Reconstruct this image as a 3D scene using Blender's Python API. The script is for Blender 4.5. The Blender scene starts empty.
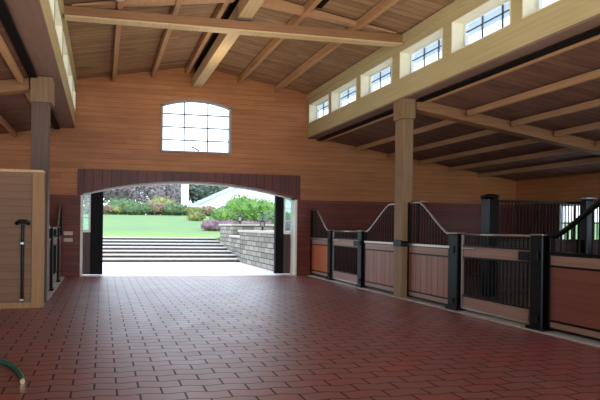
import bpy, bmesh, math, random
from mathutils import Vector, Matrix
random.seed(7)
scene = bpy.context.scene
col = scene.collection
PI = math.pi

# ------------------------------------------------------------------ helpers
class MB:
    def __init__(s): s.bm = bmesh.new()
    def box(s, x0, x1, y0, y1, z0, z1):
        v = [s.bm.verts.new(p) for p in ((x0,y0,z0),(x1,y0,z0),(x1,y1,z0),(x0,y1,z0),(x0,y0,z1),(x1,y0,z1),(x1,y1,z1),(x0,y1,z1))]
        s.hexf(v); return s
    def hexf(s, v):
        for f in ((0,3,2,1),(4,5,6,7),(0,1,5,4),(1,2,6,5),(2,3,7,6),(3,0,4,7)):
            s.bm.faces.new([v[i] for i in f])
    def hex8(s, pts):
        s.hexf([s.bm.verts.new(p) for p in pts]); return s
    def prism(s, poly, axis, a, b):
        """poly: 2D points; axis the extruded axis"""
        def P(u, w, t):
            return {'x': (t,u,w), 'y': (u,t,w), 'z': (u,w,t)}[axis]
        A = [s.bm.verts.new(P(u,w,a)) for u, w in poly]
        B = [s.bm.verts.new(P(u,w,b)) for u, w in poly]
        s.bm.faces.new(A); s.bm.faces.new(B[::-1])
        n = len(poly)
        for i in range(n):
            s.bm.faces.new([A[i], B[i], B[(i+1) % n], A[(i+1) % n]])
        return s
    def strip(s, xa, xb, y0, y1, a0, a1, b0, b1):
        """column between xa (z a0..a1) and xb (z b0..b1)"""
        return s.hex8([(xa,y0,a0),(xb,y0,b0),(xb,y1,b0),(xa,y1,a0),(xa,y0,a1),(xb,y0,b1),(xb,y1,b1),(xa,y1,a1)])
    def tube(s, pts, r, n=8):
        pts = [Vector(p) for p in pts]; rings = []
        rr = r if isinstance(r, (list, tuple)) else [r]*len(pts)
        for i, p in enumerate(pts):
            d = (pts[min(i+1, len(pts)-1)] - pts[max(i-1, 0)]).normalized()
            up = Vector((0,0,1)) if abs(d.z) < .9 else Vector((1,0,0))
            a = d.cross(up).normalized(); b = d.cross(a)
            rings.append([s.bm.verts.new(p + rr[i]*(math.cos(2*PI*k/n)*a + math.sin(2*PI*k/n)*b)) for k in range(n)])
        for i in range(len(rings)-1):
            for k in range(n):
                s.bm.faces.new([rings[i][k], rings[i][(k+1)%n], rings[i+1][(k+1)%n], rings[i+1][k]])
        s.bm.faces.new(rings[0][::-1]); s.bm.faces.new(rings[-1]); return s
    def lathe(s, prof, cx=0, cy=0, n=16):
        rings = []
        for r, z in prof:
            rings.append([s.bm.verts.new((cx+max(r,1e-4)*math.cos(2*PI*k/n), cy+max(r,1e-4)*math.sin(2*PI*k/n), z)) for k in range(n)])
        for i in range(len(rings)-1):
            for k in range(n):
                s.bm.faces.new([rings[i][k], rings[i][(k+1)%n], rings[i+1][(k+1)%n], rings[i+1][k]])
        s.bm.faces.new(rings[0][::-1]); s.bm.faces.new(rings[-1]); return s
    def build(s, name, mat, parent=None, bevel=0, smooth=False, loc=None):
        bmesh.ops.recalc_face_normals(s.bm, faces=s.bm.faces)
        if bevel:
            bmesh.ops.bevel(s.bm, geom=list(s.bm.edges), offset=bevel, segments=1, affect='EDGES', clamp_overlap=True)
        me = bpy.data.meshes.new(name); s.bm.to_mesh(me); s.bm.free()
        if smooth:
            for p in me.polygons: p.use_smooth = True
        me.materials.append(mat)
        o = bpy.data.objects.new(name, me); col.objects.link(o)
        if parent is not None: o.parent = parent
        if loc: o.location = loc
        return o

def tag(o, label=None, cat=None, group=None, kind=None):
    if label: o['label'] = label
    if cat: o['category'] = cat
    if group: o['group'] = group
    if kind: o['kind'] = kind
    return o
def empty(name, loc=(0,0,0), rz=0):
    o = bpy.data.objects.new(name, None); o.empty_display_size = .1
    col.objects.link(o); o.location = loc; o.rotation_euler = (0,0,rz); return o
def struct(o, label, cat='structure'):
    return tag(o, label, cat, None, 'structure')
def copy_tree(o, parent=None):
    c = o.copy(); col.objects.link(c)
    if parent is not None: c.parent = parent
    for ch in list(o.children): copy_tree(ch, c)
    return c

# ------------------------------------------------------------------ materials
def srgb(r, g, b):
    def f(c):
        c /= 255
        return c/12.92 if c <= .04045 else ((c+.055)/1.055)**2.4
    return (f(r), f(g), f(b), 1)
class NT:
    def __init__(s, name):
        s.m = bpy.data.materials.new(name); s.m.use_nodes = True
        s.n = s.m.node_tree.nodes; s.l = s.m.node_tree.links
        s.b = s.n['Principled BSDF']
    def new(s, t, **k):
        n = s.n.new(t)
        for a, v in k.items(): setattr(n, a, v)
        return n
    def math(s, op, a, b=None, c=None):
        n = s.new('ShaderNodeMath', operation=op)
        for i, v in enumerate((a, b, c)):
            if v is None: continue
            if isinstance(v, (int, float)): n.inputs[i].default_value = v
            else: s.l.new(v, n.inputs[i])
        return n.outputs[0]
    def mix(s, f, a, b, mode='MIX'):
        n = s.new('ShaderNodeMix', data_type='RGBA', blend_type=mode)
        for i, v in ((0, f), (6, a), (7, b)):
            if isinstance(v, (int, float, tuple)): n.inputs[i].default_value = v
            else: s.l.new(v, n.inputs[i])
        return n.outputs[2]
    def noise(s, vec, scale, detail=3, rough=.55):
        n = s.new('ShaderNodeTexNoise'); n.inputs['Scale'].default_value = scale
        n.inputs['Detail'].default_value = detail; n.inputs['Roughness'].default_value = rough
        s.l.new(vec, n.inputs['Vector']); return n.outputs[0]
    def scalevec(s, vec, sc):
        n = s.new('ShaderNodeVectorMath', operation='MULTIPLY'); s.l.new(vec, n.inputs[0]); n.inputs[1].default_value = sc
        return n.outputs[0]
    def objco(s):
        return s.new('ShaderNodeTexCoord').outputs['Object']
    def ramp(s, f, a, b):
        n = s.new('ShaderNodeMapRange'); n.inputs[1].default_value = a; n.inputs[2].default_value = b
        s.l.new(f, n.inputs[0]); return n.outputs[0]
    def bump(s, h, strength=.3, dist=.01):
        n = s.new('ShaderNodeBump'); n.inputs['Strength'].default_value = strength; n.inputs['Distance'].default_value = dist
        s.l.new(h, n.inputs['Height']); s.l.new(n.outputs[0], s.b.inputs['Normal'])
def setc(t, c):
    if isinstance(c, tuple): t.b.inputs['Base Color'].default_value = c
    else: t.l.new(c, t.b.inputs['Base Color'])

def wood(name, c1, c2, along='x', across=None, width=.14, rough=.6, gap=.05, var=1.0, groove=.35, grain=1.0):
    """c1/c2 the light and dark plank colours; across=None gives one plain piece"""
    t = NT(name); co = t.objco()
    sep = t.new('ShaderNodeSeparateXYZ'); t.l.new(co, sep.inputs[0])
    ax = {'x': 0, 'y': 1, 'z': 2}
    sc = [22, 22, 22]; sc[ax[along]] = 1.1
    g = t.noise(t.scalevec(co, tuple(sc)), 1.0*grain, 4, .6)
    blot = t.noise(co, .9, 2)
    f = t.math('ADD', t.math('MULTIPLY', t.ramp(g, .3, .7), .55), t.math('MULTIPLY', t.ramp(blot, .3, .7), .3))
    if across:
        u = t.math('DIVIDE', sep.outputs[ax[across]], width)
        u = t.math('ADD', u, 100.0)
        fl = t.math('FLOOR', u); fr = t.math('FRACT', u)
        # plank ends staggered along the board
        wn0 = t.new('ShaderNodeTexWhiteNoise', noise_dimensions='1D'); t.l.new(fl, wn0.inputs['W'])
        seg = t.math('FLOOR', t.math('ADD', t.math('DIVIDE', sep.outputs[ax[along]], 3.1), t.math('MULTIPLY', wn0.outputs[0], 7.0)))
        wn = t.new('ShaderNodeTexWhiteNoise', noise_dimensions='2D')
        cb = t.new('ShaderNodeCombineXYZ'); t.l.new(fl, cb.inputs[0]); t.l.new(seg, cb.inputs[1]); t.l.new(cb.outputs[0], wn.inputs['Vector'])
        f = t.math('ADD', t.math('MULTIPLY', f, .75), t.math('MULTIPLY', wn.outputs[0], .5*var))
        c = t.mix(f, c1, c2)
        e = t.math('LESS_THAN', t.math('MINIMUM', fr, t.math('SUBTRACT', 1.0, fr)), gap)
        gc = tuple(x*groove for x in c2[:3]) + (1,)
        c = t.mix(t.math('MULTIPLY', e, .85), c, gc)
        t.bump(t.math('SUBTRACT', 1.0, e), .5, .006)
    else:
        c = t.mix(f, c1, c2)
        t.bump(g, .15, .003)
    setc(t, c); t.b.inputs['Roughness'].default_value = rough
    return t.m
def plain(name, c, rough=.5, metal=0, noise=0, spec=None, nscale=6):
    t = NT(name)
    if noise:
        n = t.noise(t.objco(), nscale, 4)
        d = tuple(x*(1-noise) for x in c[:3]) + (1,); l = tuple(min(1, x*(1+noise)) for x in c[:3]) + (1,)
        setc(t, t.mix(t.ramp(n, .3, .7), d, l))
    else: setc(t, c)
    t.b.inputs['Roughness'].default_value = rough; t.b.inputs['Metallic'].default_value = metal
    if spec is not None: t.b.inputs['Specular IOR Level'].default_value = spec
    return t.m
M = {}
M['siding'] = wood('cedar_siding', srgb(188,125,72), srgb(140,82,45), 'x', 'z', .15, .55, .03, .55, .6)
M['siding_side'] = wood('cedar_siding_side', srgb(188,125,72), srgb(140,82,45), 'y', 'z', .15, .55, .03, .55, .6)
M['red_siding'] = wood('red_wainscot', srgb(126,56,38), srgb(88,37,27), 'x', 'z', .15, .5, .04, .9, .5)
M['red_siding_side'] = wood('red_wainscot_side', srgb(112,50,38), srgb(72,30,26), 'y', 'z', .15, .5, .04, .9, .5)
M['header'] = wood('header_boards', srgb(118,56,44), srgb(70,32,28), 'z', 'x', .26, .5, .05, 1.0, .45)
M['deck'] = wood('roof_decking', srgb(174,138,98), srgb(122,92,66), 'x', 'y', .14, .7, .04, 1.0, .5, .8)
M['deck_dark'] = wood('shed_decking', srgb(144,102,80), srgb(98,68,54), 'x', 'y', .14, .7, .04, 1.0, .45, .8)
M['purlin'] = wood('purlin_wood', srgb(190,146,102), srgb(150,106,72), 'y', None, rough=.6)
M['truss'] = wood('truss_wood', srgb(154,110,70), srgb(118,80,52), 'x', None, rough=.6)
M['ridge'] = wood('ridge_wood', srgb(212,184,136), srgb(176,144,102), 'y', None, rough=.55)
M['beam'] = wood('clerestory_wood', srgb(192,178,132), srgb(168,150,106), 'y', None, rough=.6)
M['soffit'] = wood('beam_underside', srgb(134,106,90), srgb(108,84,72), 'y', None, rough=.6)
M['post'] = wood('post_wood', srgb(146,116,80), srgb(106,82,56), 'z', None, rough=.6)
M['pine'] = wood('pine_post', srgb(172,128,78), srgb(138,96,58), 'z', None, rough=.55)
M['panel'] = wood('panel_boards', srgb(138,102,70), srgb(116,82,58), 'x', 'z', .13, .6, .03, .6, .6)
M['jamb'] = plain('cream_trim', srgb(236,232,218), .5, noise=.04)
M['recess'] = plain('window_recess', srgb(234,226,196), .6, noise=.05)  # paler than the wall: sky light in the recess put into the colour
M['sash'] = plain('white_sash', srgb(228,232,232), .4)
M['sash_dark'] = plain('brown_sash', srgb(150,132,118), .5)
M['sash_grey'] = plain('grey_sash', srgb(84,92,98), .5)
M['stall_v'] = wood('stall_boards_vertical', srgb(158,104,84), srgb(124,76,60), 'z', 'y', .14, .35, .05, .6, .4)
M['stall_orange'] = wood('stall_boards_orange', srgb(186,104,62), srgb(152,78,46), 'z', 'y', .3, .35, .03, .6, .5)
M['stall_p'] = wood('stall_boards_plain', srgb(132,72,54), srgb(100,54,42), 'y', 'z', .40, .4, .008, .5, .5)
M['stall_rail'] = wood('stall_rail_wood', srgb(160,124,106), srgb(122,86,70), 'y', None, rough=.4)
M['black'] = plain('black_steel', srgb(6,6,7), .3, .0, spec=.28)
M['black_matt'] = plain('black_paint', srgb(5,5,5), .6, spec=.2)
M['steel'] = plain('galvanised_steel', srgb(190,192,194), .35, .9)
M['rail'] = plain('pale_steel_rail', srgb(168,160,152), .3, .85)  # pale steel tone for rails, frames and caps
M['brass'] = plain('brass', srgb(210,196,150), .3, .9)
M['plate'] = plain('switch_plate', srgb(190,176,168), .5)
M['hose'] = plain('green_rubber', srgb(22,104,86), .4, noise=.15)
M['conc'] = plain('curb_concrete', srgb(170,168,162), .8, noise=.12)
M['patio'] = plain('patio_concrete', srgb(242,240,236), .85, noise=.02)
M['stall_floor'] = plain('stall_bedding', srgb(90,66,50), .95, noise=.3)
M['white'] = plain('white_paint', srgb(240,238,238), .7)
M['roof_dark'] = plain('roof_shingle', srgb(176,182,180), .9, noise=.15)
M['bark'] = plain('bark', srgb(104,90,80), .9, noise=.25)
M['tread'] = plain('stone_tread', srgb(206,200,194), .85, noise=.08)
M['riser'] = plain('shaded_stone_riser', srgb(84,78,70), .9, noise=.2)  # dark tone carries the shade below each tread overhang
M['cap'] = plain('stone_cap', srgb(186,180,166), .85, noise=.1)
M['soffit_grey'] = plain('grey_soffit', srgb(206,216,230), .7)
M['lampglass'] = plain('frosted_glass', srgb(196,186,172), .3)

def emit_less_glass(name, tint):
    m = bpy.data.materials.new(name); m.use_nodes = True; n = m.node_tree.nodes; l = m.node_tree.links; n.clear()
    o = n.new('ShaderNodeOutputMaterial'); mx = n.new('ShaderNodeMixShader'); mx.inputs[0].default_value = .07
    t = n.new('ShaderNodeBsdfTransparent'); t.inputs[0].default_value = tint
    g = n.new('ShaderNodeBsdfGlossy'); g.inputs['Roughness'].default_value = .05
    l.new(t.outputs[0], mx.inputs[1]); l.new(g.outputs[0], mx.inputs[2]); l.new(mx.outputs[0], o.inputs[0])
    return m
M['glass'] = emit_less_glass('window_glass', (.96,.98,.98,1))
M['glass_green'] = emit_less_glass('door_glass', (.75,.9,.86,1))

def paver():
    t = NT('red_rubber_pavers'); co = t.objco()
    sep = t.new('ShaderNodeSeparateXYZ'); t.l.new(co, sep.inputs[0])
    X, Y = sep.outputs[0], sep.outputs[1]
    # dog-bone edges: rows wave with the half brick
    L, W = .405, .142
    y0 = t.math('DIVIDE', Y, W)
    wave = t.math('MULTIPLY', t.math('PINGPONG', t.math('ADD', t.math('DIVIDE', X, L/2), 100.0), 1.0), .20)
    y1 = t.math('ADD', t.math('ADD', y0, wave), 200.0)
    row = t.math('FLOOR', y1); fy = t.math('FRACT', y1)
    par = t.math('MULTIPLY', t.math('MODULO', row, 2.0), .5)
    x1 = t.math('ADD', t.math('ADD', t.math('DIVIDE', X, L), par), 200.13)
    cx = t.math('FLOOR', x1); fx = t.math('FRACT', x1)
    ex = t.math('MULTIPLY', t.math('MINIMUM', fx, t.math('SUBTRACT', 1.0, fx)), L)
    ey = t.math('MULTIPLY', t.math('MINIMUM', fy, t.math('SUBTRACT', 1.0, fy)), W)
    gx = t.math('LESS_THAN', ex, .010); gy = t.math('LESS_THAN', ey, .0075)
    cb = t.new('ShaderNodeCombineXYZ'); t.l.new(cx, cb.inputs[0]); t.l.new(row, cb.inputs[1])
    wn = t.new('ShaderNodeTexWhiteNoise', noise_dimensions='2D'); t.l.new(cb.outputs[0], wn.inputs['Vector'])
    c = t.mix(wn.outputs[0], srgb(144,66,64), srgb(112,48,48))
    big = t.noise(co, .55, 3)
    c = t.mix(t.math('MULTIPLY', t.ramp(big, .45, .75), .35), c, srgb(150,100,92))
    fine = t.noise(co, 60, 2)
    c = t.mix(t.math('MULTIPLY', t.ramp(fine, .3, .7), .25), c, srgb(86,36,36))
    g = t.math('MAXIMUM', t.math('MULTIPLY', gx, .85), t.math('MULTIPLY', gy, .7))
    c = t.mix(g, c, srgb(40,22,26))
    setc(t, c)
    med = t.noise(co, 2.2, 3)
    r = t.new('ShaderNodeMapRange'); t.l.new(med, r.inputs[0]); r.inputs[1].default_value = .3; r.inputs[2].default_value = .7
    r.inputs[3].default_value = .38; r.inputs[4].default_value = .52
    t.l.new(r.outputs[0], t.b.inputs['Roughness'])
    t.l.new(t.math('SUBTRACT', 1.0, g), t.b.inputs['Specular IOR Level'])
    t.l.new(t.math('MULTIPLY', t.math('SUBTRACT', 1.0, g), t.math('ADD', .55, t.math('MULTIPLY', wn.outputs[0], .45))), t.b.inputs['Coat Weight']); t.l.new(t.math('ADD', .36, t.math('MULTIPLY', wn.outputs[0], .14)), t.b.inputs['Coat Roughness']); t.b.inputs['Coat IOR'].default_value = 2.0
    t.bump(t.math('SUBTRACT', t.math('MULTIPLY', fine, .1), g), .35, .006)
    return t.m
M['paver'] = paver()
def grass():
    t = NT('lawn_grass'); co = t.objco()
    a = t.noise(co, .35, 3); b = t.noise(co, 14, 3)
    c = t.mix(t.ramp(a, .35, .65), srgb(108,138,92), srgb(122,146,80))
    c = t.mix(t.math('MULTIPLY', t.ramp(b, .3, .7), .3), c, srgb(66,116,74))
    sp = t.new('ShaderNodeSeparateXYZ'); t.l.new(co, sp.inputs[0])
    e = t.math('ADD', sp.outputs[1], t.math('MULTIPLY', b, 3.0))
    c = t.mix(t.math('MULTIPLY', t.ramp(e, 26.5, 22.0), .8), c, srgb(132,158,74))
    setc(t, c); t.b.inputs['Roughness'].default_value = .9; return t.m
M['grass'] = grass()
def stonewall():
    t = NT('stacked_stone'); co = t.objco()
    sep = t.new('ShaderNodeSeparateXYZ'); t.l.new(co, sep.inputs[0])
    s = t.math('ADD', sep.outputs[0], sep.outputs[1])
    cb = t.new('ShaderNodeCombineXYZ'); t.l.new(s, cb.inputs[0]); t.l.new(sep.outputs[2], cb.inputs[1])
    br = t.new('ShaderNodeTexBrick'); t.l.new(cb.outputs[0], br.inputs['Vector'])
    br.inputs['Scale'].default_value = 1; br.inputs['Brick Width'].default_value = .5; br.inputs['Row Height'].default_value = .19
    br.inputs['Mortar Size'].default_value = .018
    br.inputs['Color1'].default_value = srgb(176,170,158); br.inputs['Color2'].default_value = srgb(126,120,110); br.inputs['Mortar'].default_value = srgb(70,66,60)
    n = t.noise(co, 9, 4)
    setc(t, t.mix(t.math('MULTIPLY', t.ramp(n, .3, .7), .35), br.outputs[0], srgb(90,84,76)))
    t.b.inputs['Roughness'].default_value = .9; t.bump(n, .5, .03); return t.m
M['stone'] = stonewall()
def leaf(name, c1, c2):
    t = NT(name); n = t.noise(t.objco(), 2.5, 3)
    setc(t, t.mix(t.ramp(n, .35, .65), c1, c2)); t.b.inputs['Roughness'].default_value = .8; return t.m
M['leaf_bright'] = leaf('bright_leaves', srgb(124,158,72), srgb(84,126,58))
M['leaf_hedge'] = leaf('hedge_leaves', srgb(106,130,84), srgb(88,108,72))
M['leaf_olive'] = leaf('olive_leaves', srgb(150,148,84), srgb(112,122,70))
M['leaf_red'] = leaf('russet_leaves', srgb(156,124,104), srgb(118,112,84))
M['blossom'] = leaf('purple_blossom', srgb(172,150,158), srgb(138,134,126))
M['leaf_grey'] = leaf('hill_leaves', srgb(136,142,132), srgb(112,122,112))
M['heather'] = leaf('pink_heather', srgb(156,118,134), srgb(120,98,104))

# ------------------------------------------------------------------ dimensions
BW = 11.8                       # face of the end wall
XL, XR = -.81, 6.37             # aisle faces of the clerestory walls
RX = (XL+XR)/2
Y0 = -6.0                       # open end of the barn behind the camera
def zc(x):                      # underside of the main roof deck
    return 6.33 - .175*abs(x-RX)
SR0, SL0 = XR+.03, XL-.03
def zs(x):                      # underside of the shed roof decks
    return 4.36 - .158*(x-SR0) if x > RX else 4.36 - .158*(SL0-x)
XO, XOL = 13.95, -8.4           # outer walls

# ------------------------------------------------------------------ floor
struct(MB().box(-1.04, 6.36, 7.4, BW, -.1, 0).box(-5.2, 6.36, Y0, 7.4, -.1, 0).build('floor', M['paver']), 'red interlocking rubber paver floor of the barn aisle', 'floor')
struct(MB().box(6.66, XO, Y0, BW, -.1, .0).build('floor_right', M['stall_floor']), 'brown bedding floor of the stalls on the right', 'floor')
struct(MB().box(XOL, -1.30, 7.4, BW, -.1, .0).box(XOL, -5.2, Y0, 7.4, -.1, .0).build('floor_left', M['stall_floor']), 'brown bedding floor behind the left stall fronts', 'floor')
struct(MB().box(6.36, 6.66, Y0, BW, -.1, .015).build('trim_1', M['conc']), 'pale concrete curb under the right stall fronts', 'curb')
struct(MB().box(-1.30, -1.04, 7.45, BW, -.1, .015).build('trim_2', M['conc']), 'pale concrete curb under the left stall fronts', 'curb')

# ------------------------------------------------------------------ end wall
AX0, AX1, ASP, ACR = -.56, 5.97, 2.42, 2.84
def arch(x, x0=AX0, x1=AX1, sp=ASP, cr=ACR):
    w = (x1-x0)/2; r = (w*w + (cr-sp)**2)/(2*(cr-sp)); c = (x0+x1)/2
    return cr - r + math.sqrt(max(0, r*r - (x-c)**2))
WX0, WX1, WZ0, WSP, WCR = 1.70, 3.88, 3.70, 5.12, 5.32
def warch(x): return arch(x, WX0, WX1, WSP, WCR)
def lin(a, b, n): return [a + (b-a)*i/n for i in range(n+1)]
y0, y1 = BW, BW+.25
ZW = 2.36
BX0, BX1, BZ = -.71, 6.12, 3.12
m = MB()
def top(x):
    return zc(x)+.05 if XL-.2 <= x <= XR+.2 else zs(x)+.05
def col_strips(m, xs, lo, hi, y0=y0, y1=y1):
    for a, b in zip(xs, xs[1:]):
        m.strip(a, b, y0, y1, lo(a), hi(a), lo(b), hi(b))
c_ = lambda v: (lambda x: v)
for xa, xb in ((XOL, XL-.3), (XR+.3, XO)):
    m.strip(xa, xb, y0, y1, ZW, zs(xa)+.05, ZW, zs(xb)+.05)
m.strip(XL-.3, BX0, y0, y1, ZW, zc(XL)+.02, ZW, zc(XL)+.02)
m.strip(BX1, XR+.3, y0, y1, ZW, zc(XR)+.02, ZW, zc(XR)+.02)
col_strips(m, [BX0, WX0], c_(BZ), lambda x: zc(x)+.05)
col_strips(m, [WX1, BX1], c_(BZ), lambda x: zc(x)+.05)
col_strips(m, [WX0, WX1], c_(BZ), c_(WZ0))
xs = sorted(set(lin(WX0, WX1, 20) + [RX]))
col_strips(m, xs, warch, lambda x: zc(x)+.05)
struct(m.build('wall_back', M['siding']), 'cedar plank end wall with an arched window above the arched doorway', 'wall')
m = MB()
m.box(XOL, AX0-.06, y0-.02, y1, 0, ZW); m.box(AX1+.06, XO, y0-.02, y1, 0, ZW)
struct(m.build('wall_back_wainscot', M['red_siding']), 'dark red horizontal plank wainscot on the end wall', 'wainscot')
m = MB()
xs = lin(AX0, AX1, 40)
col_strips(m, xs, arch, c_(BZ), y0-.05, y1)
m.box(BX0, AX0, y0-.05, y1, ZW, BZ); m.box(AX1, BX1, y0-.05, y1, ZW, BZ)
struct(m.build('trim_3', M['header']), 'dark red vertical board header over the arched doorway', 'door header')
m = MB()
m.box(AX0-.06, AX0, y0-.04, y1+.03, 0, ASP-.03); m.box(AX1, AX1+.06, y0-.04, y1+.03, 0, ASP-.03)
for a, b in zip(xs, xs[1:]):
    m.strip(a, b, y1-.02, y1+.06, arch(a)-.05, arch(a)+.03, arch(b)-.05, arch(b)+.03)
struct(m.build('trim_4', M['jamb']), 'cream jambs and arch edging of the big doorway', 'door frame')

# arched window
w = MB(); xs = lin(WX0, WX1, 20)
def band(m, xs, f, t, y0, y1):
    for a, b in zip(xs, xs[1:]): m.strip(a, b, y0, y1, f(a)-t, f(a), f(b)-t, f(b))
band(w, xs, warch, .06, y0-.03, y0+.12)
w.box(WX0, WX0+.06, y0-.03, y0+.12, WZ0, WSP-.01).box(WX1-.06, WX1, y0-.03, y0+.12, WZ0, WSP-.01).box(WX0, WX1, y0-.05, y0+.12, WZ0, WZ0+.05)
wf = w.build('window_1', M['sash_dark']); struct(wf, 'arched grid window high above the doorway', 'window')
g = MB()
for i in (1, 2):
    x = WX0 + (WX1-WX0)*i/3; g.box(x-.016, x+.016, y0+.05, y0+.075, WZ0+.05, warch(x)-.05)
for i in (1, 2, 3):
    z = WZ0 + .39*i; g.box(WX0+.06, WX1-.06, y0+.05, y0+.075, z-.016, z+.016)
g.build('muntin_grid', M['sash_grey'], wf)
g = MB(); band(g, xs, lambda x: warch(x)-.04, .0, 0, 0) if False else None
for a, b in zip(xs, xs[1:]): g.strip(a, b, y0+.08, y0+.086, WZ0+.04, warch(a)-.03, WZ0+.04, warch(b)-.03)
g.build('pane', M['glass'], wf)
MB().tube([(2.62, y0-.06, 3.88), (2.74, y0-.07, 3.83), (2.86, y0-.05, 3.77)], .022, 8).build('crank_handle', M['rail'], wf, smooth=True)

# sliding door leaves standing in the opening
def leaf_door(name, side, label):
    e = empty(name, (0, 0, 0)); struct(e, label, 'door')
    if side < 0: xs0, xg, xk = -1.7, AX0-.1, .03; a, b = -.34, .03; g0, g1 = -1.6, -.34
    else: a, b = 5.47, 5.74; g0, g1 = 5.74, 6.9
    ya, yb = BW+.30, BW+.38
    MB().box(a, b, ya-.02, yb+.02, .02, 2.95).build('stile', M['black_matt'], e, .01)
    MB().box(g0, g1, ya, yb, .02, 1.28).build('lower_panel', wood(name+'_boards', srgb(96,70,64), srgb(64,44,42), 'z', 'x', .12, .5, .05, .6, .4), e)
    MB().box(g0, g1, ya, yb, 1.28, 1.36).box(g0, g1, ya, yb, 2.85, 2.95).box(g0, g0+.06, ya, yb, 1.36, 2.85).box(g1-.06, g1, ya, yb, 1.36, 2.85).build('sash', M['white'], e)
    m = MB()
    for z in (1.72, 2.1, 2.48): m.box(g0+.06, g1-.06, ya+.02, yb-.02, z-.012, z+.012)
    m.build('muntin', M['white'], e)
    MB().box(g0+.06, g1-.06, ya+.035, yb-.035, 1.36, 2.85).build('pane', M['glass_green'], e)
leaf_door('door_1', -1, 'dark sliding door leaf with glass top at left of the doorway')
leaf_door('door_2', 1, 'dark sliding door leaf with glass top at right of the doorway')

# ------------------------------------------------------------------ clerestory walls
def clerestory(side):
    """side=+1 right, -1 left; returns wall, windows"""
    xf = XR if side > 0 else XL
    s = side; T = .30; UW = .30 if side > 0 else .42
    def bx(m, a, b, *r):   # offsets measured outwards from the aisle face
        p, q = xf+s*a, xf+s*b
        m.box(min(p, q), max(p, q), *r)
    wins = [(10.63,11.72),(9.38,10.5),(8.12,9.21),(6.78,7.88),(5.5,6.58),(4.22,5.32),(2.94,4.04),(1.66,2.76),(.38,1.48),(-.9,.2),(-2.18,-1.08),(-3.46,-2.36),(-4.74,-3.64)]
    z0, z1, w0, w1 = 4.33, 5.72, 4.75, 5.33
    m = MB()
    bx(m, 0, UW, Y0, BW, z0, w0); bx(m, 0, T, Y0, BW, w1, z1)
    ys = [BW]
    for a, b in wins: ys += [b, a]
    ys.append(Y0)
    for i in range(0, len(ys), 2): bx(m, 0, T, ys[i+1], ys[i], w0, w1)
    nm = 'wall_right' if s > 0 else 'wall_left'
    struct(m.build(nm, M['beam']), 'pale timber clerestory wall with a row of small windows, %s side of aisle' % ('right' if s > 0 else 'left'), 'wall')
    m = MB(); bx(m, -.05, .0, Y0, BW, 5.50, 5.66)
    struct(m.build('trim_%d' % (5 if s > 0 else 6), M['beam']), 'pale timber cornice under the roof on the %s clerestory' % ('right' if s > 0 else 'left'), 'cornice')
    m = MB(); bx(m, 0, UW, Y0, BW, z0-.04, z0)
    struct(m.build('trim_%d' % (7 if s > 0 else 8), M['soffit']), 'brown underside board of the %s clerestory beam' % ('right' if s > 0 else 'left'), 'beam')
    ords = ['nearest the end wall','second from the end wall','third from the end wall','fourth from the end wall','fifth from the end wall','sixth from the end wall']
    for i, (a, b) in enumerate(wins):
        k = 2 + i + (0 if s > 0 else 20)
        m = MB(); t = .05
        bx(m, T-.07, T, a, a+t, w0, w1); bx(m, T-.07, T, b-t, b, w0, w1)
        bx(m, T-.09, T, a, b, w0, w0+.09); bx(m, T-.07, T, a+t, b-t, w1-t, w1)
        f = m.build('window_%d' % k, M['sash'])
        lab = 'small white grid window of the %s clerestory, %s' % ('right' if s > 0 else 'left', ords[i] if i < 6 else 'beyond the picture edge')
        struct(f, lab, 'window')
        m = MB()
        for q in (1, 2):
            y = a + (b-a)*q/3; bx(m, T-.05, T-.03, y-.011, y+.011, w0+.09, w1-t)
        zz = (w0+w1)/2+.1; bx(m, T-.05, T-.03, a+t, b-t, zz-.011, zz+.011)
        m.build('muntin_grid', M['sash_grey'], f)
        m = MB(); bx(m, T-.025, T-.02, a+t, b-t, w0+.09, w1-t); m.build('pane', M['glass'], f)
        m = MB(); bx(m, -.012, T-.09, a, b, w0, w0+.014); m.build('sill', M['recess'], f)
        for (p_, q_) in ((a, a+.014), (b-.014, b)):
            m = MB(); bx(m, -.012, T-.07, p_, q_, w0+.014, w1-.014); m.build('side_jamb', M['recess'], f)
        m = MB(); bx(m, -.012, T-.07, a, b, w1-.014, w1); m.build('head_jamb', M['recess'], f)
    # black gap strip and pale batten beside the beam, under the shed roof
    m = MB(); p, q = xf+s*UW, xf+s*(UW+.15)
    m.box(min(p,q), max(p,q), Y0, BW, 4.235, 4.26)
    struct(m.build('trim_%d' % (9 if s > 0 else 10), M['black_matt']), 'black gap strip beside the %s clerestory beam' % ('right' if s > 0 else 'left'), 'trim')
clerestory(1); clerestory(-1)

# ------------------------------------------------------------------ roofs
def slab(name, mat, pts, y0, y1, t=.12):
    m = MB(); m.prism([(x, z) for x, z in pts] + [(x, z+t) for x, z in pts[::-1]], 'y', y0, y1)
    return m.build(name, mat)
ov = .8
struct(slab('ceiling', M['deck'], [(XL-.3, zc(XL-.3)), (RX, zc(RX)), (XR+.3, zc(XR+.3))], Y0, BW+.25), 'brown plank gabled ceiling over the aisle', 'ceiling')
for s, n in ((1, 'right'), (-1, 'left')):
    a = (XR+.3) if s > 0 else (XL-.3); b = a + s*ov
    struct(slab('ceiling_eave_%s' % n, M['soffit_grey'], [(a, zc(a)-.02), (b, zc(b)-.02)] if s > 0 else [(b, zc(b)-.02), (a, zc(a)-.02)], Y0, BW+.9, .14), 'grey eave soffit outside the %s clerestory windows' % n, 'eave')
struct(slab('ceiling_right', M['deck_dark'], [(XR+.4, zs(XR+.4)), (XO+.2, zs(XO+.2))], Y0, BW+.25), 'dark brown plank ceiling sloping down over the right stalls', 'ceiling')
struct(slab('ceiling_left', M['deck_dark'], [(XOL-.2, zs(XOL-.2)), (XL-.4, zs(XL-.4))], Y0, BW+.25), 'brown plank ceiling sloping down over the left stalls', 'ceiling')

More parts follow.
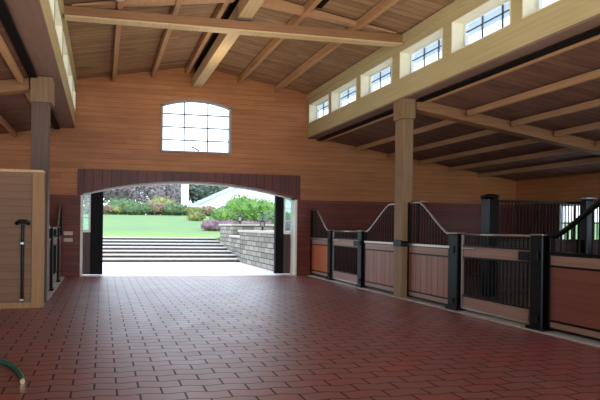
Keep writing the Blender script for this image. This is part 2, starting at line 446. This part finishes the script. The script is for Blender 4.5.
M['roofing'] = plain('pale_metal_roofing', srgb(222,226,230), .6)
for s, n in ((1, 'right'), (-1, 'left')):
    a = (XR+.31) if s > 0 else (XL-.31); b = (XO+.9) if s > 0 else (XOL-.9)
    f_ = lambda x: zs(x)+.13
    struct(slab('roof_%s' % n, M['roofing'], [(a, f_(a)), (b, f_(b))] if s > 0 else [(b, f_(b)), (a, f_(a))], Y0, BW+.9, .04), 'pale metal roofing on top of the %s shed roof, seen through the clerestory windows' % n, 'roof')
# outer side walls
WINY = [(8.95, 10.5), (4.6, 6.2)]
m = MB(); zt = zs(XO)+.1
m.box(XO, XO+.2, Y0, BW, ZW, zt)
struct(m.build('wall_right_outer', M['siding_side']), 'cedar plank outer wall above the right stalls', 'wall')
m = MB(); z0, z1 = 1.15, ZW-.06
ys = [BW] + [v for a, b in WINY for v in (b, a)] + [Y0]
for i in range(0, len(ys), 2): m.box(XO-.02, XO+.2, ys[i+1], ys[i], 0, ZW)
for a, b in WINY: m.box(XO-.02, XO+.2, a, b, 0, z0).box(XO-.02, XO+.2, a, b, z1, ZW)
struct(m.build('wall_right_wainscot', M['red_siding_side']), 'dark red plank wainscot on the outer wall behind the right stalls', 'wainscot')
for k, (a, b) in enumerate(WINY):
    m = MB(); m.box(XO, XO+.1, a, a+.06, z0, z1).box(XO, XO+.1, b-.06, b, z0, z1).box(XO, XO+.1, a+.06, b-.06, z0, z0+.06).box(XO, XO+.1, a+.06, b-.06, z1-.06, z1)
    f = m.build('window_%d' % (50+k), M['sash']); struct(f, 'stall window behind the bars, ' + ('seen past the far partition' if k == 0 else 'beyond the picture edge'), 'window')
    m = MB(); n = 4
    for q in range(1, n):
        y = a + (b-a)*q/n; m.box(XO+.03, XO+.06, y-.03, y+.03, z0+.06, z1-.06)
    m.box(XO+.03, XO+.06, a+.06, b-.06, (z0+z1)/2-.015, (z0+z1)/2+.015)
    m.build('muntin_grid', M['sash_grey'], f)
    MB().box(XO+.07, XO+.075, a+.06, b-.06, z0+.06, z1-.06).build('pane', M['glass'], f)
struct(MB().box(XOL-.2, XOL, Y0, BW, 0, zs(XOL)+.1).build('wall_left_outer', M['siding_side']), 'cedar plank outer wall beyond the left stalls', 'wall')

# ------------------------------------------------------------------ roof timbers
g = 'roof purlins under the main ceiling'
def purlin(x, y0, y1, w, h, zf, label, grp, mat='purlin'):
    o = MB().box(-w/2, w/2, y0, y1, -h, -.004).build('purlin', M[mat], None, .006, loc=(x, 0, zf(x)-.018))
    return tag(o, label, 'roof purlin', grp)
for x, l in ((.30, 'outermost left, beside the left clerestory windows'), (1.45, 'midway between left clerestory and ridge beam'), (2.47, 'just left of the ridge beam and its black board')):
    purlin(x, 2.0, BW, .11, .19, zc, 'long main ceiling purlin, ' + l, g)
for x, l in ((4.11, 'next to the ridge beam on its right'), (5.30, 'outermost right, beside the right clerestory')):
    purlin(x, 2.0, BW, .11, .19, zc, 'long main ceiling purlin, ' + l, g)
PX = [8.03, 9.15, 10.27, 11.4, 12.5]
nm = ['nearest the clerestory beam', 'second from the clerestory beam', 'third from the clerestory beam', 'fourth from the clerestory beam', 'lowest, nearest the outer wall']
for i, x in enumerate(PX):
    purlin(x, 7.98, BW, .085, .13, zs, 'shed purlin between right rafter and end wall, ' + nm[i], 'far purlins over the right stalls')
    purlin(x-.13, 3.9, 7.72, .085, .13, zs, 'shed purlin on the near side of the right rafter, ' + nm[i], 'near purlins over the right stalls')
for i, x in enumerate((-1.52, -2.45, -3.6)):
    n3 = ['beside the beam', 'middle one', 'outermost in view'][i]
    purlin(x, 7.98, BW, .085, .13, zs, 'pale purlin over the left stalls beyond the left post, ' + n3, 'far purlins over the left stalls')
    purlin(x, 3.0, 7.72, .085, .13, zs, 'pale purlin over the left stalls at top left corner, ' + n3, 'near purlins over the left stalls')
for x, s in ((XR+.50, 'right'), (XL-.66, 'left')):
    if s == 'left': continue
    o = MB().box(x-.03, x+.03, Y0, BW, 4.20, 4.26).build('batten', M['purlin'], None, .004)
    tag(o, 'thin pale batten beside the black gap strip of the %s beam' % s, 'batten')
# ridge beam with black board above it
e = empty('ridge_beam', (RX, 0, 5.67)); tag(e, 'large pale timber ridge beam running to the end wall above the window', 'ridge beam')
MB().box(-.145, .145, 1.5, BW, 0, .30).build('timber', M['ridge'], e, .01)
MB().box(-.06, .06, 1.5, BW, .30, .645).build('web_board', M['black_matt'], e)
MB().box(-.17, .17, 7.66, 7.98, -.012, -.0).box(-.17, -.15, 7.66, 7.98, 0, .22).box(.15, .17, 7.66, 7.98, 0, .22).build('steel_strap', M['rail'], e)

# truss at the posts
TY0, TY1 = 7.75, 7.89
e = empty('roof_truss', (RX, TY0, 5.45)); tag(e, 'reddish brown timber roof truss spanning the aisle between the clerestories', 'roof truss')
def tl(x): return x-RX
MB().box(tl(XL+.02), tl(XR-.02), 0, TY1-TY0, .02, .20).build('bottom_chord', M['truss'], e, .008)
MB().box(tl(XL+.06), tl(XR-.06), -.012, TY1-TY0+.012, -.012, .02).build('lit_underside', M['ridge'], e)  # pale strip stands in for the lit underside of the chord
for s, nme in ((-1, 'left'), (1, 'right')):
    x0 = XL+.2 if s < 0 else XR-.2; xm = RX + s*.17
    a0, a1 = (.20, zc(x0)-5.45-.03), (zc(xm)-5.45-.22, zc(xm)-5.45-.05)
    pts = [(tl(x0), .205), (tl(xm), a1[0]), (tl(xm), a1[1]), (tl(x0), max(.21, a0[1]-.02))]
    MB().prism(pts, 'y', 0, .14).build('rafter', M['purlin'], e)
# sloping shed rafters
def rafter(x0, x1, y, label):
    m = MB(); m.prism([(x0, zs(x0)-.24), (x1, zs(x1)-.24), (x1, zs(x1)-.01), (x0, zs(x0)-.01)], 'y', y, y+.18)
    tag(m.build('rafter', M['truss'], None, .006), label, 'rafter')
rafter(XR+.31, XO-.01, 7.76, 'sloping brown rafter over the right stalls starting at the post')
rafter(XOL+.01, XL-.58, 7.80, 'sloping brown rafter over the left stalls starting at the left post')

# posts
e = empty('timber_post', (6.47, 7.86, .015)); tag(e, 'tall square brown timber post between the right stall panels', 'post')
MB().box(-.12, .125, -.12, .12, 0, 3.84).build('shaft', M['post'], e, .008)
MB().box(-.15, .15, -.15, .15, 3.84, 4.27).build('capital', M['post'], e, .012)
MB().box(-.14, -.10, -.12, .12, 1.10, 1.24).build('bracket', M['black'], e, .006)
MB().box(-.12, .12, -.13, -.105, 1.10, 1.22).build('bracket', M['black'], e, .006)
e = empty('timber_post', (-1.17, 7.9, .015)); tag(e, 'dark brown timber post at the left, rising behind the wooden end panel', 'post')
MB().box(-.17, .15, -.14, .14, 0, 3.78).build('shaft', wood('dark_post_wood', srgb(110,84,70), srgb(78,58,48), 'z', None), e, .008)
MB().box(-.19, .22, -.17, .17, 3.78, 4.27).build('capital', M['post'], e, .012)
bc = MB(); pts = []
for k in range(9):
    a = k/8*PI/2; pts.append((-.13-.38*(1-math.cos(a))-.0, 0, 3.75+.42*math.sin(a)))
bc.tube(pts, .035, 8).build('brace', M['post'], e, smooth=True)

# round lamp, and a black strip added for the dark gap beside a purlin
e = empty('ceiling_lamp', (.27, 7.3, zc(.27)-.02)); tag(e, 'small round frosted lamp on the main ceiling near the left clerestory', 'lamp')
MB().lathe([(.10, 0), (.10, -.05), (.06, -.06)], n=16).build('base', M['rail'], e, smooth=False)
MB().lathe([(.06, -.06), (.11, -.12), (.12, -.2), (.08, -.27), (.0, -.29)], n=16).build('lamp_shade', M['lampglass'], e, smooth=True)
e = empty('gap_strip', (4.3, 7.6, zc(4.3)-.02)); tag(e, 'long black strip for the gap beside a purlin right of the ridge beam', 'gap strip')
MB().box(-.07, .07, -2.4, 0, -.09, 0).build('strip_body', M['black_matt'], e, .01)
MB().box(-.02, .02, -2.35, -.05, -.10, -.09).build('strip_face', M['black'], e)

# ------------------------------------------------------------------ stall fronts (local: y runs from 0 to L along the front, x=0 the plane)
def bars(parent, ys, z0, zt, name='bar', r=.010):
    for y in ys:
        MB().tube([(0, y, z0), (0, y, zt(y))], r, 6).build(name, M['black_matt'], parent)
def smooth(t): return t*t*(3-2*t)
def curve_fn(L, hi_at_end, zlo=1.42, zhi=2.05):
    def f(y):
        u = y/L if hi_at_end else 1-y/L
        if u < .08: return zlo
        if u > .72: return zhi
        v = (u-.08)/.64
        return zlo + (zhi-zlo)*(.25*smooth(v)+.75*v)
    return f
def infill(parent, L, mat, gate=False):
    """wood and channel below the bars, shared by panels"""
    for w_, a_, b_ in ((.03, .05, .085), (.028, .17, .20), (.03, .965, .995), (.032, 1.14, 1.19)):
        MB().box(-w_, w_, 0, L, a_, b_).build('channel', M['rail' if a_ == 1.14 and mat is not M['stall_p'] else 'black'], parent, .003)
    MB().box(-.018, .018, .03, L-.03, .085, .17).build('bottom_board', M['stall_rail'], parent)
    MB().box(-.018, .018, .03, L-.03, .20, .965).build('board_infill', mat, parent)
    MB().box(-.020, .020, .03, L-.03, .995, 1.13).build('middle_rail', M['stall_rail'], parent)
def panel(x, y, L, hi_at_end, mat, label, group, zlo=1.42, rr=.022, rm='rail'):
    e = empty('stall_fence', (x, y, .0)); tag(e, label, 'stall fence', group)
    infill(e, L, mat)
    f = curve_fn(L, hi_at_end, zlo)
    MB().box(-.03, .03, 0, .04, .05, f(0)).build('frame_upright', M['black'], e, .003)
    MB().box(-.03, .03, L-.04, L, .05, f(L)).build('frame_upright', M['black'], e, .003)
    MB().tube([(0, L*k/24, f(L*k/24)) for k in range(25)], rr, 8).build('curved_top_rail', M[rm], e, smooth=True)
    n = int(L/.075)
    bars(e, [.04+(L-.08)*(k+.5)/n for k in range(n)], 1.19, f)
    return e
def gate(x, y, L, label, group, side=1, zt=1.41):
    e = empty('stall_gate', (x, y, .0)); tag(e, label, 'stall gate', group)
    MB().box(-.022, .022, 0, .03, .06, zt).box(-.022, .022, L-.03, L, .06, zt).box(-.022, .022, .03, L-.03, .06, .095).build('frame', M['rail'], e, .003)
    MB().tube([(0, 0, zt), (0, L, zt)], .023, 8).build('top_rail', M['rail'], e, smooth=True)
    for w_, a_, b_ in ((.022, .285, .31), (.022, .985, 1.015), (.024, 1.19, 1.22)):
        MB().box(-w_, w_, .045, L-.045, a_, b_).build('channel', M['black'], e)
    MB().box(-.018, .018, .045, L-.045, .095, .285).build('bottom_board', M['stall_rail'], e)
    MB().box(-.018, .018, .045, L-.045, 1.015, 1.19).build('middle_rail', M['stall_rail'], e)
    n = int(L/.066); ys = [.045+(L-.09)*(k+.5)/n for k in range(n)]
    bars(e, ys, 1.22, lambda y: zt-.02); bars(e, ys, .31, lambda y: .985)
    MB().box(-.045*side-.012, -.045*side+.012, -.02, .18, 1.03, 1.17).build('latch', M['black'], e, .008)
    MB().tube([(-.05*side, L-.3, 1.16), (-.05*side, L-.05, 1.16)], .010, 8).build('slide_bolt', M['steel'], e)
    return e
def spost(x, y, label, group, w=.085, z=1.43):
    e = empty('stall_post', (x, y, .015)); tag(e, label, 'stall post', group)
    MB().box(-w, w, -w, w, 0, z-.03).build('shaft', M['black'], e, .012)
    MB().box(-w-.012, w+.012, -w-.012, w+.012, z-.03, z).build('cap', M['rail'], e, .01)
    MB().box(-w-.03, w+.03, -w-.03, w+.03, 0, .05).build('foot_plate', M['black'], e, .006)
    for a_, b_ in ((1.05, 1.17), (.12, .22)):
        MB().box(-w-.02, -w+.002, -.04, .04, a_, b_).build('hinge', M['black'], e, .004)
    return e
SX = 6.51
GR = 'black stall gates along the right stall fronts'; PR = 'curved top stall panels along the right stall fronts'; SR = 'black square posts of the right stall fronts'
panel(SX, 10.76, .98, True, M['stall_orange'], 'orange wood stall panel with black bars beside the end wall, right side', PR)
spost(SX, 10.66, 'narrow black stall post farthest down the right stall fronts', SR, .075)
gate(SX, 9.38, 1.19, 'far stall gate with black barred middle, right side near the end wall', GR)
spost(SX, 9.28, 'black stall post between far gate and the vertical board panel', SR, .08)
panel(SX, 8.0, 1.18, False, M['stall_v'], 'vertical board stall panel rising to the far side of the timber post', PR)
panel(SX, 6.68, 1.06, True, M['stall_v'], 'vertical board stall panel curving down from the near side of the timber post', PR)
spost(SX, 6.57, 'black stall post between vertical board panel and near barred gate', SR, .085)
gate(SX, 5.24, 1.22, 'near stall gate with tall black bars between two black posts', GR)
spost(SX, 5.13, 'thickest looking black stall post, nearest on the right side', SR, .09)
panel(SX, 3.90, 1.12, False, M['stall_p'], 'plain dark board stall panel at the right picture edge', PR, rr=.036, rm='black')

# stall partitions on the right
e = empty('stall_partition', (8.62, 7.86, 0)); tag(e, 'tall black barred partition standing behind the near gate, towards the outer wall', 'stall partition')
MB().box(.14, 5.3, -.03, .03, 2.12, 2.17).build('top_rail', M['black'], e); MB().box(.14, 5.3, -.03, .03, 1.25, 1.30).build('middle_rail', M['black'], e)
MB().box(.1, 5.3, -.018, .018, .1, 1.25).build('board_infill', wood('partition_boards', srgb(70,40,32), srgb(48,28,24), 'x', 'z', .2), e)
for k in range(58):
    x = .14 + k*.0885
    MB().tube([(x, 0, 1.30), (x, 0, 2.12)], .012, 6).build('bar', M['black_matt'], e)
for x, l in ((8.62, 'thick black post carrying the barred partition behind the stall gates'), (10.98, 'slimmer black capped post of the barred partition near the stall window')):
    p = empty('partition_post', (x, 7.70 if x > 9 else 7.86, 0)); tag(p, l, 'stall post', 'posts of the barred partition')
    w_ = .13 if x < 9 else .1
    MB().box(-w_, w_, -w_*.8, w_*.8, 0, 2.2).build('shaft', M['black'], p, .02)
    MB().lathe([(.05, 2.2), (.17, 2.22), (.17, 2.25), (.1, 2.29), (.0, 2.3)], n=16).build('cap', M['steel' if x > 9 else 'black'], p, smooth=True)
p = empty('capped_pole', (6.85, 7.86, 0)); tag(p, 'slim pole with a flat silver cap just right of the timber post', 'pole')
MB().tube([(0,0,0), (0,0,2.08)], .02, 8).build('shaft', M['black'], p)
MB().lathe([(.02, 2.06), (.15, 2.075), (.16, 2.09), (.08, 2.115), (.0, 2.12)], n=16).build('cap', M['steel'], p, smooth=True)

# left stall fronts
LX = -1.16
GL = 'stall front pieces along the left side'
panel(LX, 10.76, .98, True, M['stall_v'], 'curved stall panel on the left side, sloping up beside the end wall', None)
spost(LX, 10.66, 'black stall post on the left side, farther of the two', 'black posts of the left stall fronts', .07)
gate(LX, 9.38, 1.19, 'barred stall gate on the left side beyond the wooden end panel', None, -1)
spost(LX, 9.28, 'black stall post on the left side, nearer of the two', 'black posts of the left stall fronts', .07)
panel(LX, 8.1, 1.08, False, M['stall_v'], 'stall panel on the left side hidden mostly behind the pine end post', None)

# wooden end panel on the left
e = empty('wooden_stall_wall', (-1.06, 7.4, 0)); tag(e, 'solid horizontal plank stall wall at the left edge with a pine corner post', 'stall wall')
MB().box(-4.2, -.18, 0, .10, .0, 2.42).build('board_infill', M['panel'], e)
MB().box(-.18, .02, -.03, .16, .0, 2.42).build('corner_post', M['pine'], e, .008)
MB().box(-4.2, .02, -.05, .18, 2.42, 2.47).build('top_cap', M['ridge'], e, .006)
MB().box(-4.2, -.18, -.02, .0, .0, .1).build('base_board', M['pine'], e)
dr = MB().tube([(-.33, -.05, .12), (-.33, -.05, 1.52)], .026, 10).build('pull_bar', M['black'], e)
MB().tube([(-.45, -.06, 1.50), (-.38, -.06, 1.55), (-.28, -.06, 1.55), (-.21, -.06, 1.50)], .034, 10).build('tee_handle', M['black'], dr, smooth=True)
for z in (1.16, .16): MB().box(-.365, -.295, -.085, 0, z-.02, z+.02).build('clip', M['steel'], dr, .006)

# switch plates
for z, l in ((1.25, 'upper pale switch plate on the red wainscot left of the doorway'), (1.06, 'lower pale switch plate on the red wainscot left of the doorway')):
    e = empty('switch_plate', (-.96, y0-.02, z)); tag(e, l, 'switch plate', 'switch plates')
    MB().box(-.13, .13, -.02, 0, -.055, .055).build('plate', M['plate'], e, .006)
    for x_ in (-.05, .05): MB().box(x_-.01, x_+.01, -.032, -.02, -.015, .015).build('toggle', M['sash'], e)

# hose
e = empty('garden_hose', (-.72, 3.94, 0)); tag(e, 'green garden hose end lying on the pavers at bottom left', 'hose')
pts = []
P = [(-1.6, .72), (-1.1, .68), (-.55, .62), (-.36, .6), (-.2, .45), (-.08, .22), (0, 0)]
hp = [Vector((-2.2,.66,.024)), Vector((-1.3,.70,.024)), Vector((-.62,.66,.024)), Vector((-.36,.56,.024)), Vector((-.17,.36,.024)), Vector((-.05,.12,.024)), Vector((-.01,-.02,.024))]
def cr(ps, n=6):
    o = []
    for i in range(len(ps)-1):
        a = ps[max(i-1,0)]; b = ps[i]; c = ps[i+1]; d = ps[min(i+2,len(ps)-1)]
        for k in range(n):
            t = k/n; o.append(.5*((2*b)+(c-a)*t+(2*a-5*b+4*c-d)*t*t+(3*b-a-3*c+d)*t**3))
    o.append(ps[-1]); return o
MB().tube(cr(hp), .022, 12).build('tube', M['hose'], e, smooth=True)
MB().tube([(-.012,-.015,.024), (0,-.055,.024)], .024, 12).build('coupling', M['brass'], e, smooth=False)

# ------------------------------------------------------------------ outdoors
struct(MB().box(-12, 5.75, BW+.0, 16.4, -.12, -.005).box(5.75, 14, BW, 16.4, -.12, -.005).build('ground', M['patio']), 'bright white concrete patio outside the doorway', 'patio')
m = MB(); r_ = MB()
N, RH, TR, SY = 7, .13, .60, 16.35
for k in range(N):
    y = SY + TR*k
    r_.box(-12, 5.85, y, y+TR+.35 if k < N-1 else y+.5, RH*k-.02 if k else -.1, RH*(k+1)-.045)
    m.box(-12, 5.85, y-.03, y+TR-.02 if k < N-1 else y+.5, RH*(k+1)-.045, RH*(k+1))
st = empty('stone_steps', (0, SY, 0)); tag(st, 'wide flight of pale stone steps rising from the patio to the lawn', 'steps')
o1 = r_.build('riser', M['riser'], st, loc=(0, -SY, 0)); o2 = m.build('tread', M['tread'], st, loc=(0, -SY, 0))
# lawn terrain
def lz(y):
    if y < 46: return .90 + (y-20.4)*(1.82/25.6)
    return 2.72 + (y-46)*.028
bm = bmesh.new(); ysl = [20.4 + 2.5*i for i in range(40)]
rows = []
for y in ysl:
    rows.append([bm.verts.new((x, y, lz(y))) for x in range(-40, 71, 5)])
for a, b in zip(rows, rows[1:]):
    for i in range(len(a)-1): bm.faces.new([a[i], a[i+1], b[i+1], b[i]])
me = bpy.data.meshes.new('lawn'); bm.to_mesh(me); bm.free(); me.materials.append(M['grass'])
o = bpy.data.objects.new('lawn', me); col.objects.link(o); struct(o, 'green lawn sloping up beyond the steps', 'lawn')

def stone(x0, x1, y0, y1, z0, z1, label):
    e = empty('stone_wall', (x0, y0, z0)); tag(e, label, 'stone wall', 'stone retaining walls')
    MB().box(0, x1-x0, 0, y1-y0, 0, z1-z0-.09).build('wall_body', M['stone'], e, .02)
    MB().box(-.07, x1-x0+.07, -.07, y1-y0+.07, z1-z0-.09, z1-z0).build('cap', M['cap'], e, .015)
stone(5.78, 7.2, 12.7, 16.3, 0, 1.36, 'nearest grey stone retaining wall right of the patio, under the near lantern')
stone(5.95, 7.2, 16.42, 18.0, 0, 1.10, 'lower middle stone wall stepping up beside the steps')
stone(6.1, 8.6, 18.15, 20.2, 0, 1.63, 'farthest grey stone retaining wall at the top of the steps')
struct(MB().box(6.0, 30, 20.3, 22, -.1, .88).box(8.7, 30, 12.7, 20.3, -.1, .8).build('ground_right', M['grass']), 'planted bank to the right of the stone walls', 'ground')
def lantern(x, y, z, label):
    e = empty('lantern', (x, y, z)); tag(e, label, 'lantern', 'black lanterns on the stone walls')
    MB().lathe([(.12,0),(.12,.03),(.04,.05),(.04,.12),(.12,.14),(.12,.16)], n=8).build('base', M['black'], e)
    MB().lathe([(.09,.16),(.13,.34)], n=8).build('glass', M['lampglass'], e)
    m = MB()
    for k in range(4):
        a = k*PI/2+.4; m.tube([(.11*math.cos(a), .11*math.sin(a), .16), (.15*math.cos(a), .15*math.sin(a), .35)], .014, 6)
    m.build('cage', M['black'], e)
    MB().lathe([(.24,.34),(.25,.36),(.10,.46),(.03,.48),(.03,.53),(.0,.54)], n=8).build('roof', M['black'], e)
lantern(6.62, 15.9, 1.36, 'black wide brimmed lantern on the nearest stone wall cap')
lantern(6.75, 19.0, 1.63, 'black wide brimmed lantern on the farthest stone wall cap')

# plants
def foliage(name, cx, cy, cz, rx, ry, rz, n, size, mat, parent=None, core=True):
    bm = bmesh.new()
    if core:
        bmesh.ops.create_icosphere(bm, subdivisions=2, radius=1)
        for v in bm.verts:
            k = .82*(1+random.uniform(-.12, .12)); v.co = Vector((v.co.x*rx*k, v.co.y*ry*k, v.co.z*rz*k))
    for _ in range(n):
        d = Vector((random.gauss(0,1), random.gauss(0,1), random.gauss(0,1))).normalized()
        r = random.uniform(.75, 1.05)
        p = Vector((d.x*rx*r, d.y*ry*r, d.z*rz*r))
        a = Vector((random.gauss(0,1), random.gauss(0,1), random.gauss(0,1))).normalized(); b = a.orthogonal().normalized()
        s = size*random.uniform(.6, 1.3)
        vs = [bm.verts.new(p+a*s), bm.verts.new(p+b*s*.5), bm.verts.new(p-a*s), bm.verts.new(p-b*s*.5)]
        bm.faces.new(vs)
    me = bpy.data.meshes.new(name); bm.to_mesh(me); bm.free(); me.materials.append(M[mat])
    o = bpy.data.objects.new(name, me); col.objects.link(o); o.location = (cx, cy, cz)
    if parent is not None: o.parent = parent
    return o
def shrub(x, y, rx, rz, mat, label, group, n=350, size=.2, name='shrub', ry=None):
    e = empty(name, (x, y, lz(y)-.05)); tag(e, label, 'shrub', group)
    MB().tube([(0,0,-.1), (0,0,rz*.8)], .08, 6).build('stem', M['bark'], e)
    foliage('foliage', 0, 0, rz*.85, rx, ry or rx*.7, rz, n, size, mat, e)
SG = 'shrubs along the far edge of the lawn'
SH = [(-.6,47,1.6,.9,'leaf_red','russet shrub partly hidden by the dark left door stile'),
      (1.7,48,1.7,.75,'leaf_olive','low olive shrub at far left edge of the lawn'),
      (4.0,47,1.7,1.15,'leaf_hedge','rounded dark green shrub behind the left half of the lawn'),
      (6.4,48,1.8,1.25,'leaf_red','russet tinted shrub in the middle of the lawn edge'),
      (8.6,47,1.5,1.1,'leaf_hedge','green shrub left of the white column foot'),
      (10.7,46.5,1.2,.8,'leaf_olive','low olive shrub in front of the white column'),
      (12.6,47,1.1,.9,'leaf_red','thin russet shrub right of the white column'),]
for x, y, rx, rz, mt, l in SH: shrub(x, y, rx*1.2, rz*.75, mt, l, SG, 600, .16)
shrub(2.6, 54, 2.6, 1.25, 'leaf_hedge', 'broad green bush below the purple blossom trees, left', SG)
shrub(8.0, 54, 2.4, 1.45, 'leaf_olive', 'broad green bush below the purple blossom trees, right', SG)
BG = 'bright green bushes in front of the white house'
shrub(12.3, 34, 1.9, 1.35, 'leaf_bright', 'bright green bush with its top in front of the house window, largest', BG, 700, .16)
shrub(10.3, 33, 1.3, .75, 'leaf_bright', 'low bright yellow green bush at the foot of the white house', BG, 400, .15)
shrub(14.6, 35, 1.8, 1.2, 'leaf_bright', 'bright green bush beside the right door stile', BG, 500, .16)
shrub(8.6, 36, .9, .45, 'leaf_olive', 'low olive clump at the right corner of the lawn', BG, 250, .13)
shrub(13.0, 28, 1.6, .75, 'leaf_hedge', 'green bush behind the near lantern', BG, 400, .14)
HG = 'pink heather clumps on the bank above the stone walls'
for x, y, l in ((7.0,25,'beside the lawn edge'),(8.2,25.4,'behind the far lantern'),(9.4,25,'between the two lanterns'),(10.6,25.2,'behind the near lantern'),(11.9,25,'nearest the right door leaf')):
    shrub(x, y, .8, .42, 'heather', 'pink purple heather clump on the bank, '+l, HG, 300, .08, 'heather_clump')

def tree(x, y, h, rx, mat, label, group, n=900, size=.35, core=False, cz=.62):
    e = empty('tree', (x, y, lz(y)-.1)); tag(e, label, 'tree', group)
    m = MB(); m.tube([(0,0,0), (.1,0,h*.3), (0,.1,h*.6), (.1,0,h*.9)], [.22,.17,.11,.04], 7)
    for k in range(9):
        a = random.uniform(0, 2*PI); z = h*random.uniform(.25,.7); L = rx*random.uniform(.6,1)
        m.tube([(0,0,z), (L*.5*math.cos(a), L*.5*math.sin(a), z+h*.12), (L*math.cos(a), L*math.sin(a), z+h*.2)], [.08,.05,.02], 5)
    m.build('trunk', M['bark'], e)
    foliage('crown', 0, 0, h*cz, rx, rx, h*.42, n, size, mat, e, core)
TG = 'purple blossoming trees behind the lawn'
for i, (x, y, h, rx) in enumerate([(-2.5,62,8.5,3.6),(2.2,64,9.5,3.8),(6.4,62,8.8,3.6),(10.4,65,9.5,3.8)]):
    tree(x, y, h, rx, 'blossom', 'purple blossoming tree behind the lawn shrubs, ' + ['behind the dark left door stile','left of centre','middle','beside the white column'][i], TG, 1700, .3)
TH = 'dark green grey trees on the hill'
for i, (x, y, h, rx) in enumerate([(-6,85,14,7),(4,90,15,7),(15,88,12,5.5),(24,88,14,7),(34,90,14,7)]):
    tree(x, y, h, rx, 'leaf_grey', 'grey green hill tree behind the garden, ' + ['far left','behind the blossom trees','between white column and house roof','behind the house ridge','far right behind the house'][i], TH, 1600, .6, True, .55)

# white column
e = empty('white_column', (10.62, 51, lz(51)-.1)); tag(e, 'tall white round garden column standing beyond the lawn', 'column')
MB().lathe([(.62,0),(.62,.3),(.5,.4),(.48,6.2),(.6,6.4),(.6,6.6)], n=20).build('shaft', M['white'], e, smooth=False)
e = empty('garden_urn', (11.5, 50, lz(50)-.05)); tag(e, 'white garden urn on a plinth at the foot of the column', 'urn')
MB().lathe([(.5,0),(.5,.15),(.2,.3),(.2,.45),(.6,.8),(.75,1.2),(.7,1.25)], n=16).build('bowl', M['white'], e)

# white house
HX, HY = 22.4, 58
e = empty('white_house', (HX, HY, lz(HY)-.2)); tag(e, 'white gabled house beyond the lawn with a dark roof edge', 'house')
hb = lz(HY)-.2; ez, rz = 4.35-hb, 8.35-hb; hw = 9.0
MB().prism([(-hw,0),(hw,0),(hw,ez),(0,rz),(-hw,ez)], 'y', 0, 10).build('wall_body', M['white'], e)
for s in (-1, 1):
    MB().prism([(0,rz+.02),(s*(hw+.6),ez-.25),(s*(hw+.6),ez-.12),(0,rz+.16)], 'y', -.35, 10.3).build('roof', M['roof_dark'], e)
wd = MB().box(-4.7,-3.4,-.06,0,ez-.75,ez+.35).build('window', M['white'], e)
MB().box(-4.6,-3.5,-.08,-.05,ez-.68,ez+.28).build('pane', plain('house_glass', srgb(130,150,140), .2), wd)
w2 = MB().box(-2.7,-1.4,-.06,0,ez-.75,ez+.35).build('window', M['white'], e)
MB().box(-2.6,-1.5,-.08,-.05,ez-.68,ez+.28).build('pane', plain('house_glass', srgb(130,150,140), .2), w2)

# ------------------------------------------------------------------ light
w = bpy.data.worlds.new('World'); scene.world = w; w.use_nodes = True
n = w.node_tree.nodes; l = w.node_tree.links
bg = n['Background']; bg.inputs[1].default_value = 3.5
tc = n.new('ShaderNodeTexCoord'); sp = n.new('ShaderNodeSeparateXYZ'); mr = n.new('ShaderNodeMapRange'); mx = n.new('ShaderNodeMix'); mx.data_type = 'RGBA'
l.new(tc.outputs['Generated'], sp.inputs[0]); l.new(sp.outputs[2], mr.inputs[0]); mr.inputs[1].default_value = 0; mr.inputs[2].default_value = .8
l.new(mr.outputs[0], mx.inputs[0]); mx.inputs[6].default_value = (.76, .87, 1, 1); mx.inputs[7].default_value = (.70, .83, 1, 1)
l.new(mx.outputs[2], bg.inputs[0])

def lamp(name, kind, loc, energy, color, size=1, rot=None, sizey=None):
    d = bpy.data.lights.new(name, kind); d.energy = energy; d.color = color
    if kind == 'AREA':
        d.size = size
        if sizey: d.shape = 'RECTANGLE'; d.size_y = sizey
    elif kind == 'POINT': d.shadow_soft_size = size
    elif kind == 'SUN': d.angle = size
    o = bpy.data.objects.new(name, d); col.objects.link(o); o.location = loc
    if rot: o.rotation_euler = rot
    return o
lamp('barn_fill', 'POINT', (2.8, -1.5, 3.6), 90, (1, .88, .72), .5)  # unseen fill lights added to brighten the aisle, no fixtures
lamp('barn_fill', 'POINT', (2.8, 4.5, 4.6), 55, (1, .88, .72), .5)
lamp('barn_fill', 'POINT', (2.8, 9.3, 4.9), 30, (1, .84, .62), .4)
lamp('stall_fill', 'POINT', (9.6, 2.5, 2.9), 30, (1, .9, .78), .4)  # unseen fills added over the stalls, no fixtures
lamp('stall_fill', 'POINT', (-4.5, 9.5, 2.6), 60, (1, .9, .78), .4)

for x, y, e_ in ((2.8, 1.0, 620), (2.8, 5.5, 280), (10.5, 2.0, 170), (-3.0, 5.5, 120)):
    o_ = lamp('ceiling_fill', 'SPOT', (x, y, .9), e_, (1, .9, .74), 1, (PI, 0, 0)); o_.data.spot_size = math.radians(150); o_.data.spot_blend = .6; o_.data.shadow_soft_size = .8  # unseen upward spots added to brighten the ceilings

# ------------------------------------------------------------------ camera
F = 400; A = math.radians(8); RO = .012
cam = bpy.data.cameras.new('camera'); co = bpy.data.objects.new('camera', cam); col.objects.link(co)
cam.sensor_width = 36; cam.lens = F/600*36; cam.clip_end = 500
CX = 102 + F*math.tan(A); CY = 225.7
cam.shift_x = (300-CX)/600; cam.shift_y = (CY-200)/600
co.matrix_world = Matrix.Translation((0,0,1.5)) @ Matrix.Rotation(-A, 4, 'Z') @ Matrix.Rotation(PI/2, 4, 'X') @ Matrix.Rotation(RO, 4, 'Z')
scene.camera = co
scene.view_settings.view_transform = 'Standard'; scene.view_settings.look = 'None'
scene.view_settings.exposure = 0; scene.view_settings.gamma = 1
